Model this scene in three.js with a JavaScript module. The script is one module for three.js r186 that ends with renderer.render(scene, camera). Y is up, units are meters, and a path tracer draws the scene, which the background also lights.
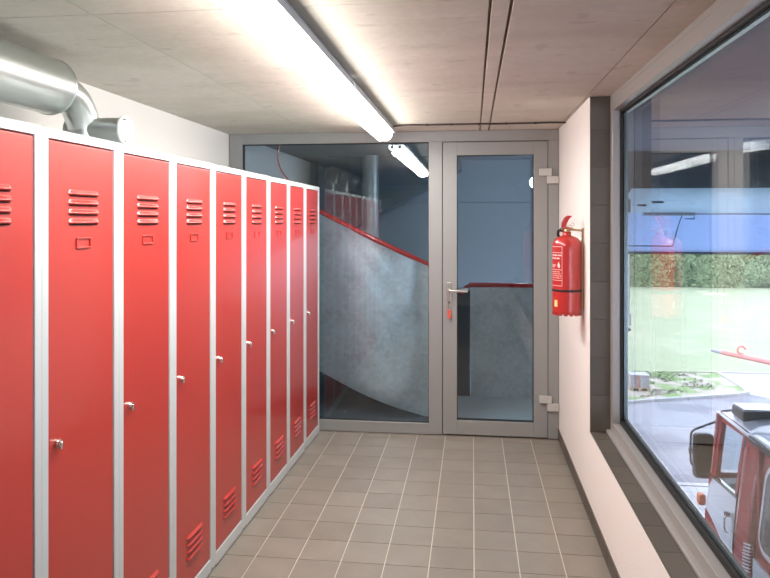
import * as THREE from 'three';
import { RoundedBoxGeometry } from 'three/addons/geometries/RoundedBoxGeometry.js';
import { mergeGeometries, toCreasedNormals } from 'three/addons/utils/BufferGeometryUtils.js';
import { RectAreaLightUniformsLib } from 'three/addons/lights/RectAreaLightUniformsLib.js';

// ---------------------------------------------------------------- camera, sky, exposure
// The room runs along -z. Plan numbers below are (x across, y up, d = distance along the room), d = -z.
const scene = new THREE.Scene();
const camera = new THREE.PerspectiveCamera(45.345, 770 / 578, 0.05, 200);
camera.position.set(0, 1.55, 0);
camera.rotation.y = THREE.MathUtils.degToRad(7.214);
camera.setViewOffset(770, 578, 0, 69.1, 770, 578);           // a shift lens: verticals stay upright
scene.add(camera);
const renderer = new THREE.WebGLRenderer({ antialias: true });
renderer.toneMapping = THREE.LinearToneMapping;
renderer.toneMappingExposure = 1.0;
renderer.shadowMap.enabled = true;
RectAreaLightUniformsLib.init();
scene.background = new THREE.Color().setRGB(0.88, 0.97, 1.2);  // an even, overcast sky
scene.backgroundIntensity = 5.0;
const LAMP = { color: new THREE.Color().setRGB(1.0, 0.972, 0.925), power: 51, glow: 15, side: 20 };
const STAIR_LAMP = { color: new THREE.Color().setRGB(0.68, 0.85, 1.0), power: 0.88, glow: 4 };

// ---------------------------------------------------------------- helpers
let seed = 7;
const rnd = () => { seed = (seed + 0x6d2b79f5) | 0; let t = Math.imul(seed ^ (seed >>> 15), 1 | seed); t = (t + Math.imul(t ^ (t >>> 7), 61 | t)) ^ t; return ((t ^ (t >>> 14)) >>> 0) / 4294967296; };
const V = (x, y, d) => new THREE.Vector3(x, y, -d);
const used = {};
const numbered = (n) => { const k = used[n] = (used[n] ?? -1) + 1; return k ? `${n}_${String(k).padStart(3, '0')}` : n; };
function thing(name, label, category, x = 0, y = 0, d = 0, group) {
  const o = new THREE.Group(); o.name = numbered(name); o.position.set(x, y, -d);
  o.userData = { label, category }; if (group) o.userData.group = group;
  scene.add(o); return o;
}
function structure(name, geo, mat, parent) {
  const o = geo ? new THREE.Mesh(geo, mat) : new THREE.Group(); o.name = numbered(name);
  o.userData.kind = 'structure'; if (geo) { o.castShadow = o.receiveShadow = true; }
  (parent ?? scene).add(o); return o;
}
function part(name, geo, mat, parent, label) {
  const o = new THREE.Mesh(Array.isArray(geo) ? join(geo) : geo, mat); o.name = name; o.castShadow = o.receiveShadow = true;
  if (label) o.userData.label = label;
  parent.add(o); return o;
}
function join(list) {
  const out = list.map((g) => { const h = g.index ? g.toNonIndexed() : g.clone(); for (const k of Object.keys(h.attributes)) if (!['position', 'normal', 'uv'].includes(k)) h.deleteAttribute(k); return h; });
  return out.length === 1 ? out[0] : mergeGeometries(out);
}
function metreUV(g, ox = 0, oy = 0) {                        // uv in metres, by the face's main direction
  const p = g.attributes.position, n = g.attributes.normal, uv = new Float32Array(p.count * 2);
  for (let i = 0; i < p.count; i++) {
    const ax = Math.abs(n.getX(i)), ay = Math.abs(n.getY(i)), az = Math.abs(n.getZ(i)), x = p.getX(i), y = p.getY(i), z = p.getZ(i);
    const [u, v] = ay >= ax && ay >= az ? [x, z] : ax >= az ? [z, y] : [x, y];
    uv[i * 2] = u + ox; uv[i * 2 + 1] = v + oy;
  }
  g.setAttribute('uv', new THREE.BufferAttribute(uv, 2)); return g;
}
// a box between two corners (x0,y0,d0)-(x1,y1,d1), edges rounded by r
function bx(x0, x1, y0, y1, d0, d1, r = 0) {
  const w = x1 - x0, h = y1 - y0, l = d1 - d0;
  let g = r ? new RoundedBoxGeometry(w, h, l, 2, Math.min(r, w / 2.01, h / 2.01, l / 2.01)) : new THREE.BoxGeometry(w, h, l);
  if (g.index) g = g.toNonIndexed();
  g.translate((x0 + x1) / 2, (y0 + y1) / 2, -(d0 + d1) / 2);
  return metreUV(g);
}
function tube(points, r, seg = 40, radial = 12, closed = false) { return new THREE.TubeGeometry(new THREE.CatmullRomCurve3(points, closed, 'catmullrom', 0.35), seg, r, radial, closed); }
function rod(a, b, r, radial = 20, r2 = r) {                 // a capped cylinder from a to b
  const v = new THREE.Vector3().subVectors(b, a), g = new THREE.CylinderGeometry(r2, r, v.length(), radial);
  g.applyQuaternion(new THREE.Quaternion().setFromUnitVectors(new THREE.Vector3(0, 1, 0), v.clone().normalize()));
  const m = a.clone().add(b).multiplyScalar(0.5); return g.translate(m.x, m.y, m.z);
}
function lathe(profile, seg = 40) { return new THREE.LatheGeometry(profile.map(([r, y]) => new THREE.Vector2(r, y)), seg); }
function extrude(pts, depth, bevel = 0, holes = []) {        // outline in the x-y plane, pushed along +z
  const s = new THREE.Shape(pts.map(([x, y]) => new THREE.Vector2(x, y)));
  for (const h of holes) s.holes.push(new THREE.Path(h.map(([x, y]) => new THREE.Vector2(x, y))));
  return new THREE.ExtrudeGeometry(s, { depth, bevelEnabled: bevel > 0, bevelSize: bevel, bevelThickness: bevel, bevelOffset: -bevel, bevelSegments: 2, curveSegments: 10 });
}
function ringPath(w, h, r, n = 5) {                          // a rounded rectangle about 0,0
  const out = [];
  for (const [cx, cy, a0] of [[w / 2 - r, h / 2 - r, 0], [-w / 2 + r, h / 2 - r, 90], [-w / 2 + r, -h / 2 + r, 180], [w / 2 - r, -h / 2 + r, 270]])
    for (let i = 0; i <= n; i++) { const a = THREE.MathUtils.degToRad(a0 + 90 * i / n); out.push([cx + r * Math.cos(a), cy + r * Math.sin(a)]); }
  return out;
}

// ---------------------------------------------------------------- textures
function noiseGrid(n, s) { const a = new Float32Array(n * n); let k = s; for (let i = 0; i < n * n; i++) { k = (Math.imul(k, 1664525) + 1013904223) | 0; a[i] = (k >>> 8) / 16777216; } return a; }
const grid = noiseGrid(256, 91);
function vnoise(x, y, per) {                                 // value noise that repeats after per cells
  const xi = Math.floor(x), yi = Math.floor(y), fx = x - xi, fy = y - yi, u = fx * fx * (3 - 2 * fx), v = fy * fy * (3 - 2 * fy);
  const w = (a) => ((a % per) + per) % per, g = (a, b) => grid[(w(a) + w(b) * 157 + per * 31) % 65536];
  return (g(xi, yi) * (1 - u) + g(xi + 1, yi) * u) * (1 - v) + (g(xi, yi + 1) * (1 - u) + g(xi + 1, yi + 1) * u) * v;
}
function fbm(x, y, per, oct = 5, gain = 0.5) { let s = 0, a = 1, t = 0; for (let i = 0; i < oct; i++) { s += a * vnoise(x * (1 << i), y * (1 << i), per << i); t += a; a *= gain; } return s / t; }
function texture(n, f, metres, srgb = true) {                // f(u,v) -> [r,g,b] 0..1 (display values when srgb)
  const d = new Uint8Array(n * n * 4);
  for (let y = 0; y < n; y++) for (let x = 0; x < n; x++) { const c = f(x / n, y / n), i = (y * n + x) * 4; for (let k = 0; k < 3; k++) d[i + k] = Math.max(0, Math.min(255, c[k] * 255)); d[i + 3] = 255; }
  const t = new THREE.DataTexture(d, n, n); t.wrapS = t.wrapT = THREE.RepeatWrapping; t.magFilter = THREE.LinearFilter; t.minFilter = THREE.LinearMipmapLinearFilter; t.generateMipmaps = true;
  if (srgb) t.colorSpace = THREE.SRGBColorSpace;
  t.repeat.set(1 / metres, 1 / metres); t.needsUpdate = true; return t;
}
const mix = (a, b, t) => a + (b - a) * t, mix3 = (a, b, t) => [mix(a[0], b[0], t), mix(a[1], b[1], t), mix(a[2], b[2], t)];
const step = (a, b, x) => { const t = Math.max(0, Math.min(1, (x - a) / (b - a))); return t * t * (3 - 2 * t); };

const concreteMap = texture(1024, (u, v) => {
  const big = fbm(u * 3, v * 3, 3, 5), streak = fbm(u * 7, v * 18, 7, 5), fine = fbm(u * 90, v * 90, 90, 2), pit = fbm(u * 24, v * 40, 24, 3);
  let c = mix3([0.765, 0.745, 0.695], [0.835, 0.81, 0.77], step(0.3, 0.7, big * 0.65 + streak * 0.35));
  const k = (fine - 0.5) * 0.03 - step(0.74, 0.84, pit) * 0.05; return c.map((x) => x + k);
}, 2.2);
const concreteBump = texture(512, (u, v) => { const b = fbm(u * 8, v * 30, 8, 4) * 0.6 + fbm(u * 50, v * 50, 50, 2) * 0.4; return [b, b, b]; }, 1.1, false);
const tileMap = texture(512, (u, v) => { const k = fbm(u * 5, v * 5, 5, 5), f = fbm(u * 110, v * 110, 110, 2); return mix3([0.50, 0.475, 0.44], [0.585, 0.555, 0.515], k * 0.75 + f * 0.25); }, 0.55);
const grainBump = texture(256, (u, v) => { const b = fbm(u * 40, v * 40, 40, 3); return [b, b, b]; }, 0.25, false);
const galvMap = (() => {                                     // zinc spangle: cells of slightly different grey
  const n = 26, px = [], r = []; for (let i = 0; i < n * n; i++) { px.push([rnd(), rnd()]); r.push(rnd()); }
  return texture(512, (u, v) => {
    const gx = Math.floor(u * n), gy = Math.floor(v * n); let best = 9, val = 0;
    for (let j = -1; j <= 1; j++) for (let i = -1; i <= 1; i++) { const cx = (gx + i + n) % n, cy = (gy + j + n) % n, q = px[cy * n + cx], dx = gx + i + q[0] - u * n, dy = gy + j + q[1] - v * n, d = dx * dx + dy * dy; if (d < best) { best = d; val = r[cy * n + cx]; } }
    const m = fbm(u * 4, v * 4, 4, 4), k = 0.62 + 0.13 * val + 0.3 * m; return [k, k, k];
  }, 0.62, false);
})();
const grassMap = texture(1024, (u, v) => {
  const big = fbm(u * 6, v * 6, 6, 4), f = fbm(u * 150, v * 150, 150, 3), dry = step(0.52, 0.75, fbm(u * 14 + 5, v * 14, 14, 4));
  return mix3(mix3([0.50, 0.545, 0.42], [0.63, 0.655, 0.535], f * 0.7 + big * 0.3), [0.67, 0.665, 0.57], dry * 0.4);
}, 12);
const patchMap = texture(512, (u, v) => {
  const g = step(0.46, 0.6, fbm(u * 9, v * 9, 9, 5)), f = fbm(u * 120, v * 120, 120, 3);
  return mix3(mix3([0.58, 0.55, 0.50], [0.70, 0.67, 0.62], f), mix3([0.40, 0.49, 0.31], [0.54, 0.61, 0.42], f), g);
}, 5);
const asphaltMap = texture(512, (u, v) => {
  const b = fbm(u * 4, v * 4, 4, 5), f = fbm(u * 160, v * 160, 160, 2), s = step(0.5, 0.66, fbm(u * 5 + 3, v * 7, 5, 4));
  return mix3(mix3([0.50, 0.50, 0.52], [0.58, 0.58, 0.60], b * 0.6 + f * 0.4), [0.43, 0.43, 0.46], s * 0.55);
}, 7);

// ---------------------------------------------------------------- materials
const std = (o) => new THREE.MeshStandardMaterial(o), phy = (o) => new THREE.MeshPhysicalMaterial(o);
const rgb = (r, g, b) => new THREE.Color().setRGB(r, g, b);
const M = {
  concrete: std({ map: concreteMap, bumpMap: concreteBump, bumpScale: 0.002, roughness: 0.82 }),
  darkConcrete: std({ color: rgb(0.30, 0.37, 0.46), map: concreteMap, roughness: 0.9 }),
  joint: std({ color: rgb(0.36, 0.28, 0.21), roughness: 0.95 }),
  plaster: std({ color: rgb(0.83, 0.81, 0.78), bumpMap: grainBump, bumpScale: 0.0008, roughness: 0.9 }),
  grout: std({ color: rgb(0.62, 0.57, 0.50), roughness: 0.95 }),
  tiles: [0.94, 0.88, 0.99].map((k) => std({ color: rgb(k, k, k), map: tileMap, roughness: 0.42 })),
  darkTiles: [0.40, 0.365, 0.43].map((k) => std({ color: rgb(k, k, k * 0.99), map: tileMap, roughness: 0.45 })),
  frame: std({ color: rgb(0.315, 0.322, 0.316), roughness: 0.42, metalness: 0.15 }),
  windowFrame: std({ color: rgb(0.35, 0.345, 0.335), roughness: 0.3, metalness: 0.15 }),
  gasket: std({ color: rgb(0.012, 0.014, 0.016), roughness: 0.6 }),
  spacer: std({ color: rgb(0.16, 0.21, 0.22), roughness: 0.25, metalness: 0.7 }),
  glass: phy({ color: rgb(0.97, 0.985, 0.99), transmission: 1, thickness: 0, roughness: 0, ior: 1.7 }),
  tinted: phy({ color: rgb(0.86, 0.93, 0.97), transmission: 1, thickness: 0, roughness: 0, ior: 1.6 }),
  lockerGrey: std({ color: rgb(0.60, 0.63, 0.64), roughness: 0.42 }),
  lockerRed: phy({ color: rgb(0.50, 0.032, 0.022), roughness: 0.42, clearcoat: 0.65, clearcoatRoughness: 0.12 }),
  gap: std({ color: rgb(0.02, 0.015, 0.015), roughness: 0.9 }),
  chrome: std({ color: rgb(0.72, 0.70, 0.66), metalness: 1, roughness: 0.22 }),
  brushed: std({ color: rgb(0.62, 0.59, 0.55), metalness: 1, roughness: 0.34 }),
  galv: std({ color: rgb(0.95, 0.98, 0.97), map: galvMap, metalness: 0.7, roughness: 0.36 }),
  duct: std({ color: rgb(0.66, 0.70, 0.69), metalness: 1, roughness: 0.33 }),
  pipe: std({ color: rgb(0.62, 0.60, 0.56), metalness: 0.7, roughness: 0.45 }),
  ductDark: std({ color: rgb(0.5, 0.53, 0.52), metalness: 1, roughness: 0.4 }),
  whitePlastic: std({ color: rgb(0.86, 0.86, 0.84), roughness: 0.4 }),
  black: std({ color: rgb(0.012, 0.012, 0.014), roughness: 0.5 }),
  cable: std({ color: rgb(0.05, 0.035, 0.03), roughness: 0.6 }),
  lampHousing: std({ color: rgb(0.42, 0.46, 0.52), roughness: 0.5 }),
  diffuser: std({ color: rgb(0.9, 0.9, 0.88), roughness: 0.4, emissive: LAMP.color, emissiveIntensity: LAMP.glow }),
  extRed: phy({ color: rgb(0.47, 0.026, 0.022), roughness: 0.32, clearcoat: 0.8, clearcoatRoughness: 0.12 }),
  rail: phy({ color: rgb(0.62, 0.022, 0.018), roughness: 0.3, clearcoat: 0.8 }),
  brass: std({ color: rgb(0.55, 0.42, 0.26), metalness: 0.9, roughness: 0.35 }),
  stairWall: std({ color: rgb(0.42, 0.45, 0.475), roughness: 0.85 }),
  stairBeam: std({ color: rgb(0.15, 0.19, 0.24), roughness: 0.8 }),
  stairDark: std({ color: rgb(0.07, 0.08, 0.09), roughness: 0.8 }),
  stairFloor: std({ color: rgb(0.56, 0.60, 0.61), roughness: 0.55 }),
  garageWall: std({ color: rgb(0.6, 0.62, 0.64), roughness: 0.9 }),
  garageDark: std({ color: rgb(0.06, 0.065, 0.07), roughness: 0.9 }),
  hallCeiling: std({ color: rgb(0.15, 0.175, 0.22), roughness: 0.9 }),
  hinge: std({ color: rgb(0.58, 0.58, 0.56), roughness: 0.4, metalness: 0.3 }),
  garageFloor: std({ color: rgb(0.36, 0.36, 0.37), roughness: 0.6 }),
  polycarb: phy({ color: rgb(0.60, 0.74, 0.94), transmission: 0.6, thickness: 0, roughness: 1 }),
  polycarbPale: phy({ color: rgb(0.72, 0.86, 0.94), transmission: 0.6, thickness: 0, roughness: 1 }),
  slot: std({ color: rgb(0.03, 0.06, 0.09), roughness: 0.7 }),
  truckRed: phy({ color: rgb(0.42, 0.028, 0.03), roughness: 0.3, clearcoat: 0.8, clearcoatRoughness: 0.08 }),
  truckWhite: phy({ color: rgb(0.74, 0.76, 0.8), roughness: 0.3, clearcoat: 0.7 }),
  truckGrey: std({ color: rgb(0.25, 0.27, 0.3), roughness: 0.5 }),
  truckGlass: phy({ color: rgb(0.9, 0.95, 0.97), transmission: 1, thickness: 0, roughness: 0, ior: 1.5 }),
  darkGlass: std({ color: rgb(0.03, 0.035, 0.04), roughness: 0.08 }),
  mirror: std({ color: rgb(0.2, 0.21, 0.23), metalness: 1, roughness: 0.06 }),
  orange: phy({ color: rgb(0.8, 0.16, 0.03), roughness: 0.3 }),
  asphalt: std({ map: asphaltMap, roughness: 0.95 }),
  kerb: std({ color: rgb(0.4, 0.4, 0.4), roughness: 0.9 }),
  gravel: std({ color: rgb(0.5, 0.485, 0.46), bumpMap: grainBump, bumpScale: 0.01, roughness: 0.95 }),
  grass: std({ map: grassMap, roughness: 1 }),
  patch: std({ map: patchMap, roughness: 1 }),
  hedgeCore: std({ color: rgb(0.04, 0.075, 0.03), roughness: 1 }),
  leaf: phy({ color: rgb(1, 1, 1), roughness: 0.8 }),
  brickPale: std({ color: rgb(0.36, 0.22, 0.2), roughness: 0.9 }),
  film: std({ color: rgb(0.33, 0.33, 0.35), roughness: 0.5 }),
  wood: std({ color: rgb(0.4, 0.31, 0.2), roughness: 0.9 }),
  barrier: std({ color: rgb(0.62, 0.22, 0.19), roughness: 0.5 }),
  tagRed: std({ color: rgb(0.62, 0.10, 0.07), roughness: 0.5 }),
};

// ---------------------------------------------------------------- the room
const CEIL = 2.191, END = 4.99, RIGHT = 0.605, LEFT = -1.81, BACK = -2.6, GROUND = -3.35, SILL = 0.45, WIN_END = 3.698;

// floor: a light grout bed with every tile in view on it
const floor = structure('floor', bx(LEFT - 0.15, RIGHT + 0.17, -0.25, -0.0035, BACK - 0.15, 5.06), M.grout);
{
  const shapes = []; for (let i = 0; i < 4; i++) shapes.push(metreUV(new RoundedBoxGeometry(0.1955, 0.008, 0.1955, 1, 0.0012), rnd(), rnd()));
  const cut = metreUV(new RoundedBoxGeometry(0.1955, 0.008, 0.097, 1, 0.0012), 0.3, 0.1);
  for (let c = 0; c < 9; c++) {
    const x = 0.0064 + 0.2 * (c - 6) + 0.1;
    for (let r = 0; r < 17; r++) {
      const t = part('tile', shapes[Math.floor(rnd() * 4)], M.tiles[[0, 0, 0, 1, 2][Math.floor(rnd() * 5)]], floor);
      t.position.set(x, -0.004, -(4.888 - 0.2 * r - 0.1)); t.rotation.y = Math.floor(rnd() * 4) * Math.PI / 2;
    }
    part('tile', cut, M.tiles[0], floor).position.set(x, -0.004, -(4.888 + 0.0505));
  }
  const rest = []; for (let c = 0; c < 9; c++) for (let r = 17; r < 37; r++) rest.push(bx(-1.1936 + 0.2 * c + 0.002, -0.9936 + 0.2 * c - 0.002, -0.008, 0, 4.888 - 0.2 * r - 0.198, 4.888 - 0.2 * r - 0.002));
  part('tile_field', rest, M.tiles[0], floor).userData.kind = 'stuff';
}
// ceiling: raw concrete panels with open formwork joints under a slab
const ceiling = structure('ceiling', bx(LEFT - 0.15, 0.782, CEIL + 0.018, CEIL + 0.3, BACK - 0.15, 5.06), M.joint);
for (const [x0, x1] of [[LEFT - 0.15, -1.181], [-1.177, 0.048], [0.057, 0.11], [0.119, 0.588], [0.591, 0.782]])
  for (const [d0, d1] of [[BACK - 0.15, 2.027], [2.032, 5.06]]) part('concrete_panel', metreUV(bx(x0, x1, CEIL, CEIL + 0.03, d0, d1, 0.002), rnd() * 0.2, 0), M.concrete, ceiling);
// walls
structure('wall_left', bx(LEFT - 0.15, LEFT, -0.1, CEIL, BACK - 0.15, END + 0.07), M.plaster);
structure('wall_back', bx(LEFT - 0.15, 0.782, -0.1, CEIL, BACK - 0.15, BACK), M.plaster);
const wallRight = structure('wall_right', join([
  bx(RIGHT, 0.782, -0.1, CEIL, WIN_END + 0.008, END + 0.08), bx(RIGHT, 0.782, -0.1, SILL - 0.008, BACK, WIN_END + 0.008)]), M.plaster);
{
  // dark tiles on the end of the window recess and on the sill, each its own piece
  const ys = [2.191, 2.022, 1.823, 1.626, 1.43, 1.231, 1.034, 0.838, 0.641, SILL];
  for (let i = 0; i < ys.length - 1; i++) part('tile', metreUV(bx(RIGHT + 0.0015, 0.74, ys[i + 1] + 0.001, ys[i] - 0.001, WIN_END, WIN_END + 0.01, 0.001), rnd(), rnd()), M.darkTiles[i % 3], wallRight);
  part('tile_grout', bx(RIGHT + 0.001, 0.74, SILL - 0.005, CEIL - 0.001, WIN_END + 0.003, WIN_END + 0.012), M.darkTiles[2], wallRight);
  const sill = structure('sill', bx(RIGHT + 0.002, 0.74, SILL - 0.009, SILL - 0.003, BACK, WIN_END), M.grout);
  const ds = [3.697, 3.573, 3.372, 3.189]; while (ds[ds.length - 1] > 1.2) ds.push(ds[ds.length - 1] - 0.2);
  for (let i = 0; i < ds.length - 1; i++) part('tile', metreUV(bx(RIGHT + 0.002, 0.735, SILL - 0.008, SILL, ds[i + 1] + 0.001, ds[i] - 0.001, 0.001), rnd(), rnd()), M.darkTiles[(i * 2) % 3], sill);
  part('tile', bx(RIGHT + 0.002, 0.735, SILL - 0.008, SILL, BACK, ds[ds.length - 1] - 0.001), M.darkTiles[0], sill);
  const skirting = structure('baseboard_right', bx(RIGHT - 0.005, RIGHT, 0.0005, 0.079, BACK, END), M.grout);
  for (let d = END; d > 1.0; d -= 0.2) part('tile', metreUV(bx(RIGHT - 0.008, RIGHT - 0.002, 0.001, 0.08, d - 0.199, d - 0.001, 0.001), rnd(), rnd()), M.darkTiles[Math.floor(rnd() * 3)], skirting);
}

// window_1: the long fixed window over the parapet
const window1 = structure('window_1');
{
  const X0 = 0.707, D0 = BACK + 0.02, D1 = WIN_END;
  part('window_frame', [
    bx(X0, 0.745, 2.108, 2.1695, D0, D1, 0.002), bx(X0 + 0.001, 0.745, 2.1705, CEIL + 0.01, D0, D1, 0.002),     // head, with its joint
    bx(X0, 0.745, SILL, 0.512, D0, D1, 0.004), bx(X0 - 0.022, X0 + 0.004, SILL, 0.468, D0, D1, 0.006),            // bottom rail and bead
    bx(X0, 0.745, 0.512, 2.108, 3.642, D1, 0.002), bx(0.745, 0.784, SILL - 0.05, 0.512, D0, D1), bx(0.745, 0.784, 2.12, CEIL + 0.02, D0, D1), bx(0.745, 0.784, 0.5, 2.13, 3.65, D1 + 0.005),
  ], M.windowFrame, window1);
  part('gasket', [bx(0.7452, 0.757, 0.500, 0.532, D0, 3.66), bx(0.7452, 0.757, 2.098, 2.125, D0, 3.66), bx(0.7452, 0.757, 0.5, 2.12, 3.632, 3.66)], M.gasket, window1);
  part('spacer', [bx(0.7605, 0.7785, 0.512, 0.54, D0, 3.65), bx(0.7605, 0.7785, 2.088, 2.12, D0, 3.65), bx(0.7605, 0.7785, 0.512, 2.12, 3.622, 3.65)], M.spacer, window1);
  for (const x of [0.7592, 0.7802]) {
    const g = new THREE.PlaneGeometry(3.655 - D0, 1.62); g.rotateY(-Math.PI / 2); g.translate(x, 1.312, -(3.655 + D0) / 2); part('window_pane', g, M.glass, window1);
  }
}

// window_2 and door_1: the glazed partition at the end of the room
const window2 = structure('window_2');
part('window_frame', [
  bx(LEFT + 0.005, -1.706, 0.005, CEIL - 0.001, END, END + 0.07, 0.003), bx(-1.706, RIGHT - 0.002, 2.112, CEIL - 0.001, END, END + 0.07, 0.003), bx(-0.314, -0.217, 0.005, 2.112, END, END + 0.07, 0.003),
  bx(-1.706, -0.314, 0.002, 0.082, END, END + 0.07, 0.003), bx(0.530, RIGHT - 0.002, 0.005, 2.112, END, END + 0.07, 0.003)], M.frame, window2);
part('gasket', [bx(-1.706, -1.702, 0.082, 2.112, END + 0.012, END + 0.05), bx(-0.318, -0.314, 0.082, 2.112, END + 0.012, END + 0.05), bx(-1.706, -0.314, 2.107, 2.112, END + 0.012, END + 0.05), bx(-1.706, -0.314, 0.082, 0.086, END + 0.012, END + 0.05)], M.gasket, window2);
for (const d of [END + 0.022, END + 0.042]) { const g = new THREE.PlaneGeometry(1.384, 2.02); g.translate(-1.01, 1.097, -d); part('window_pane', g, M.tinted, window2); }
const door1 = structure('door_1');
{
  const f = END - 0.004, b = END + 0.055;
  part('door_frame', [bx(-0.2125, -0.111, 0.012, 2.107, f, b, 0.003), bx(0.429, 0.526, 0.012, 2.107, f, b, 0.003), bx(-0.111, 0.429, 0.012, 0.115, f, b, 0.003), bx(-0.111, 0.429, 2.013, 2.107, f, b, 0.003)], M.frame, door1);
  part('gasket', [bx(-0.217, 0.530, 0.006, 0.012, END + 0.01, END + 0.05), bx(-0.217, -0.2125, 0.012, 2.112, END + 0.01, END + 0.05), bx(0.526, 0.530, 0.012, 2.112, END + 0.01, END + 0.05), bx(-0.217, 0.53, 2.107, 2.112, END + 0.01, END + 0.05),
    bx(-0.112, -0.107, 0.114, 2.014, f + 0.006, b - 0.01), bx(0.425, 0.430, 0.114, 2.014, f + 0.006, b - 0.01), bx(-0.112, 0.43, 2.009, 2.014, f + 0.006, b - 0.01), bx(-0.112, 0.43, 0.114, 0.118, f + 0.006, b - 0.01)], M.gasket, door1);
  for (const d of [END + 0.016, END + 0.036]) { const g = new THREE.PlaneGeometry(0.54, 1.9); g.translate(0.159, 1.064, -d); part('door_pane', g, M.tinted, door1); }
  const handle = (s, d) => {
    const h = part('door_handle', [bx(-0.182, -0.15, 0.872, 1.102, Math.min(d, d + s * 0.009), Math.max(d, d + s * 0.009), 0.004),
      rod(V(-0.166, 1.045, d), V(-0.166, 1.045, d + s * 0.05), 0.0095), tube([V(-0.166, 1.045, d + s * 0.046), V(-0.15, 1.045, d + s * 0.052), V(-0.1, 1.044, d + s * 0.052), V(-0.034, 1.042, d + s * 0.05)], 0.0095, 24)], M.brushed, door1);
    part('lock_cylinder', [rod(V(-0.166, 0.96, d), V(-0.166, 0.96, d + s * 0.016), 0.0085), bx(-0.1705, -0.1615, 0.935, 0.955, Math.min(d, d + s * 0.012), Math.max(d, d + s * 0.012), 0.003)], M.chrome, h);
  };
  handle(-1, f); handle(1, b);
  for (const y of [1.862, 0.262]) {
    part('hinge', [bx(0.466, 0.552, y - 0.002, y + 0.05, f - 0.026, f, 0.004), bx(0.520, RIGHT - 0.003, y - 0.056, y - 0.004, f - 0.026, END, 0.004), rod(V(0.536, y - 0.056, f - 0.012), V(0.536, y + 0.05, f - 0.012), 0.0135)], M.hinge, door1);
  }
}
{
  const tag = thing('key_tag', 'small red key tag hanging below the handle of the glazed door', 'key tag', -0.166, 0.905, END - 0.022);
  part('tag', extrude(ringPath(0.026, 0.062, 0.008), 0.004, 0.001).translate(0, -0.03, 0), M.tagRed, tag);
  part('key_ring', new THREE.TorusGeometry(0.008, 0.0012, 8, 20).translate(0, 0.006, 0.002), M.chrome, tag);
  part('key', [bx(-0.003, 0.003, 0.012, 0.04, -0.006, 0.001, 0.001), rod(V(0, 0.018, 0), V(0, 0.018, 0.008), 0.009)], M.chrome, tag);
}

// ---------------------------------------------------------------- lamps
{
  const W = 0.12, Xc = -0.597, bottom = 2.085;
  const prof = [[-W / 2, 2.142], [-W / 2, 2.122], [-W / 2 + 0.012, 2.1], [-W / 2 + 0.03, bottom], [W / 2 - 0.03, bottom], [W / 2 - 0.012, 2.1], [W / 2, 2.122], [W / 2, 2.142]];
  const labels = ['white glowing tube ceiling light nearest the camera, cut off by the top of the photo', 'white glowing tube ceiling light nearer the glazed partition, end above the window pane'];
  [[1.47, 3.045], [3.06, 4.65]].forEach(([d0, d1], i) => {
    const L = d1 - d0, t = thing('ceiling_light', labels[i], 'ceiling light', Xc, 0, (d0 + d1) / 2, 'tube lights on the concrete ceiling');
    const hg = extrude([[-0.06, CEIL], [-0.074, 2.165], [-0.076, 2.138], [0.076, 2.138], [0.074, 2.165], [0.06, CEIL]], L - 0.02, 0.002); hg.translate(0, 0, -(L - 0.02) / 2);
    part('housing', hg, M.lampHousing, t);
    const dg = extrude(prof, L - 0.024, 0.01); dg.translate(0, 0, -(L - 0.024) / 2); part('diffuser', dg, M.diffuser, t);
    for (const s of [-1, 1]) part('end_cap', new RoundedBoxGeometry(0.1, 0.05, 0.012, 2, 0.004).translate(0, 2.163, s * (L / 2 - 0.004)), M.whitePlastic, t);
    for (const s of [-0.25, 0.25]) part('clip', new RoundedBoxGeometry(0.132, 0.026, 0.02, 2, 0.003).translate(0, 2.156, s * L), M.whitePlastic, t);
    const down = new THREE.RectAreaLight(LAMP.color, LAMP.power, W - 0.03, L - 0.06); down.position.set(0, bottom - 0.004, 0); down.rotation.x = -Math.PI / 2; t.add(down);
    for (const s of [-1, 1]) { const side = new THREE.RectAreaLight(LAMP.color, LAMP.side, L - 0.06, 0.04); side.position.set(s * (W / 2 + 0.003), 2.114, 0); side.rotation.y = -s * Math.PI / 2; t.add(side); }
    for (const s of [-1, 1]) part('end_screw', rod(new THREE.Vector3(s * 0.03, 2.122, -L / 2 + 0.004), new THREE.Vector3(s * 0.03, 2.122, -L / 2 - 0.004), 0.012, 16), M.lampHousing, t);
  });
  const c = thing('ceiling_cable', 'thin dark cable clipped along the concrete ceiling above the glazed door', 'cable');
  const pts = [V(-0.54, 2.175, 4.61), V(-0.48, 2.184, 4.625), V(-0.4, 2.184, 4.61)]; for (let x = -0.3; x < 0.6; x += 0.1) pts.push(V(x, 2.1845 + (rnd() - 0.5) * 0.003, 4.62 + (rnd() - 0.5) * 0.014)); pts.push(V(0.602, 2.184, 4.62));
  part('cable_sheath', tube(pts, 0.0058, 90, 8), M.cable, c);
  for (const p of [[-0.14, 4.62], [0.04, 4.62], [0.22, 4.62], [0.41, 4.62], [-0.3, 4.62]]) part('clip', bx(p[0] - 0.007, p[0] + 0.007, 2.177, CEIL, p[1] - 0.012, p[1] + 0.012, 0.003), M.cable, c);
}

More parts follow.
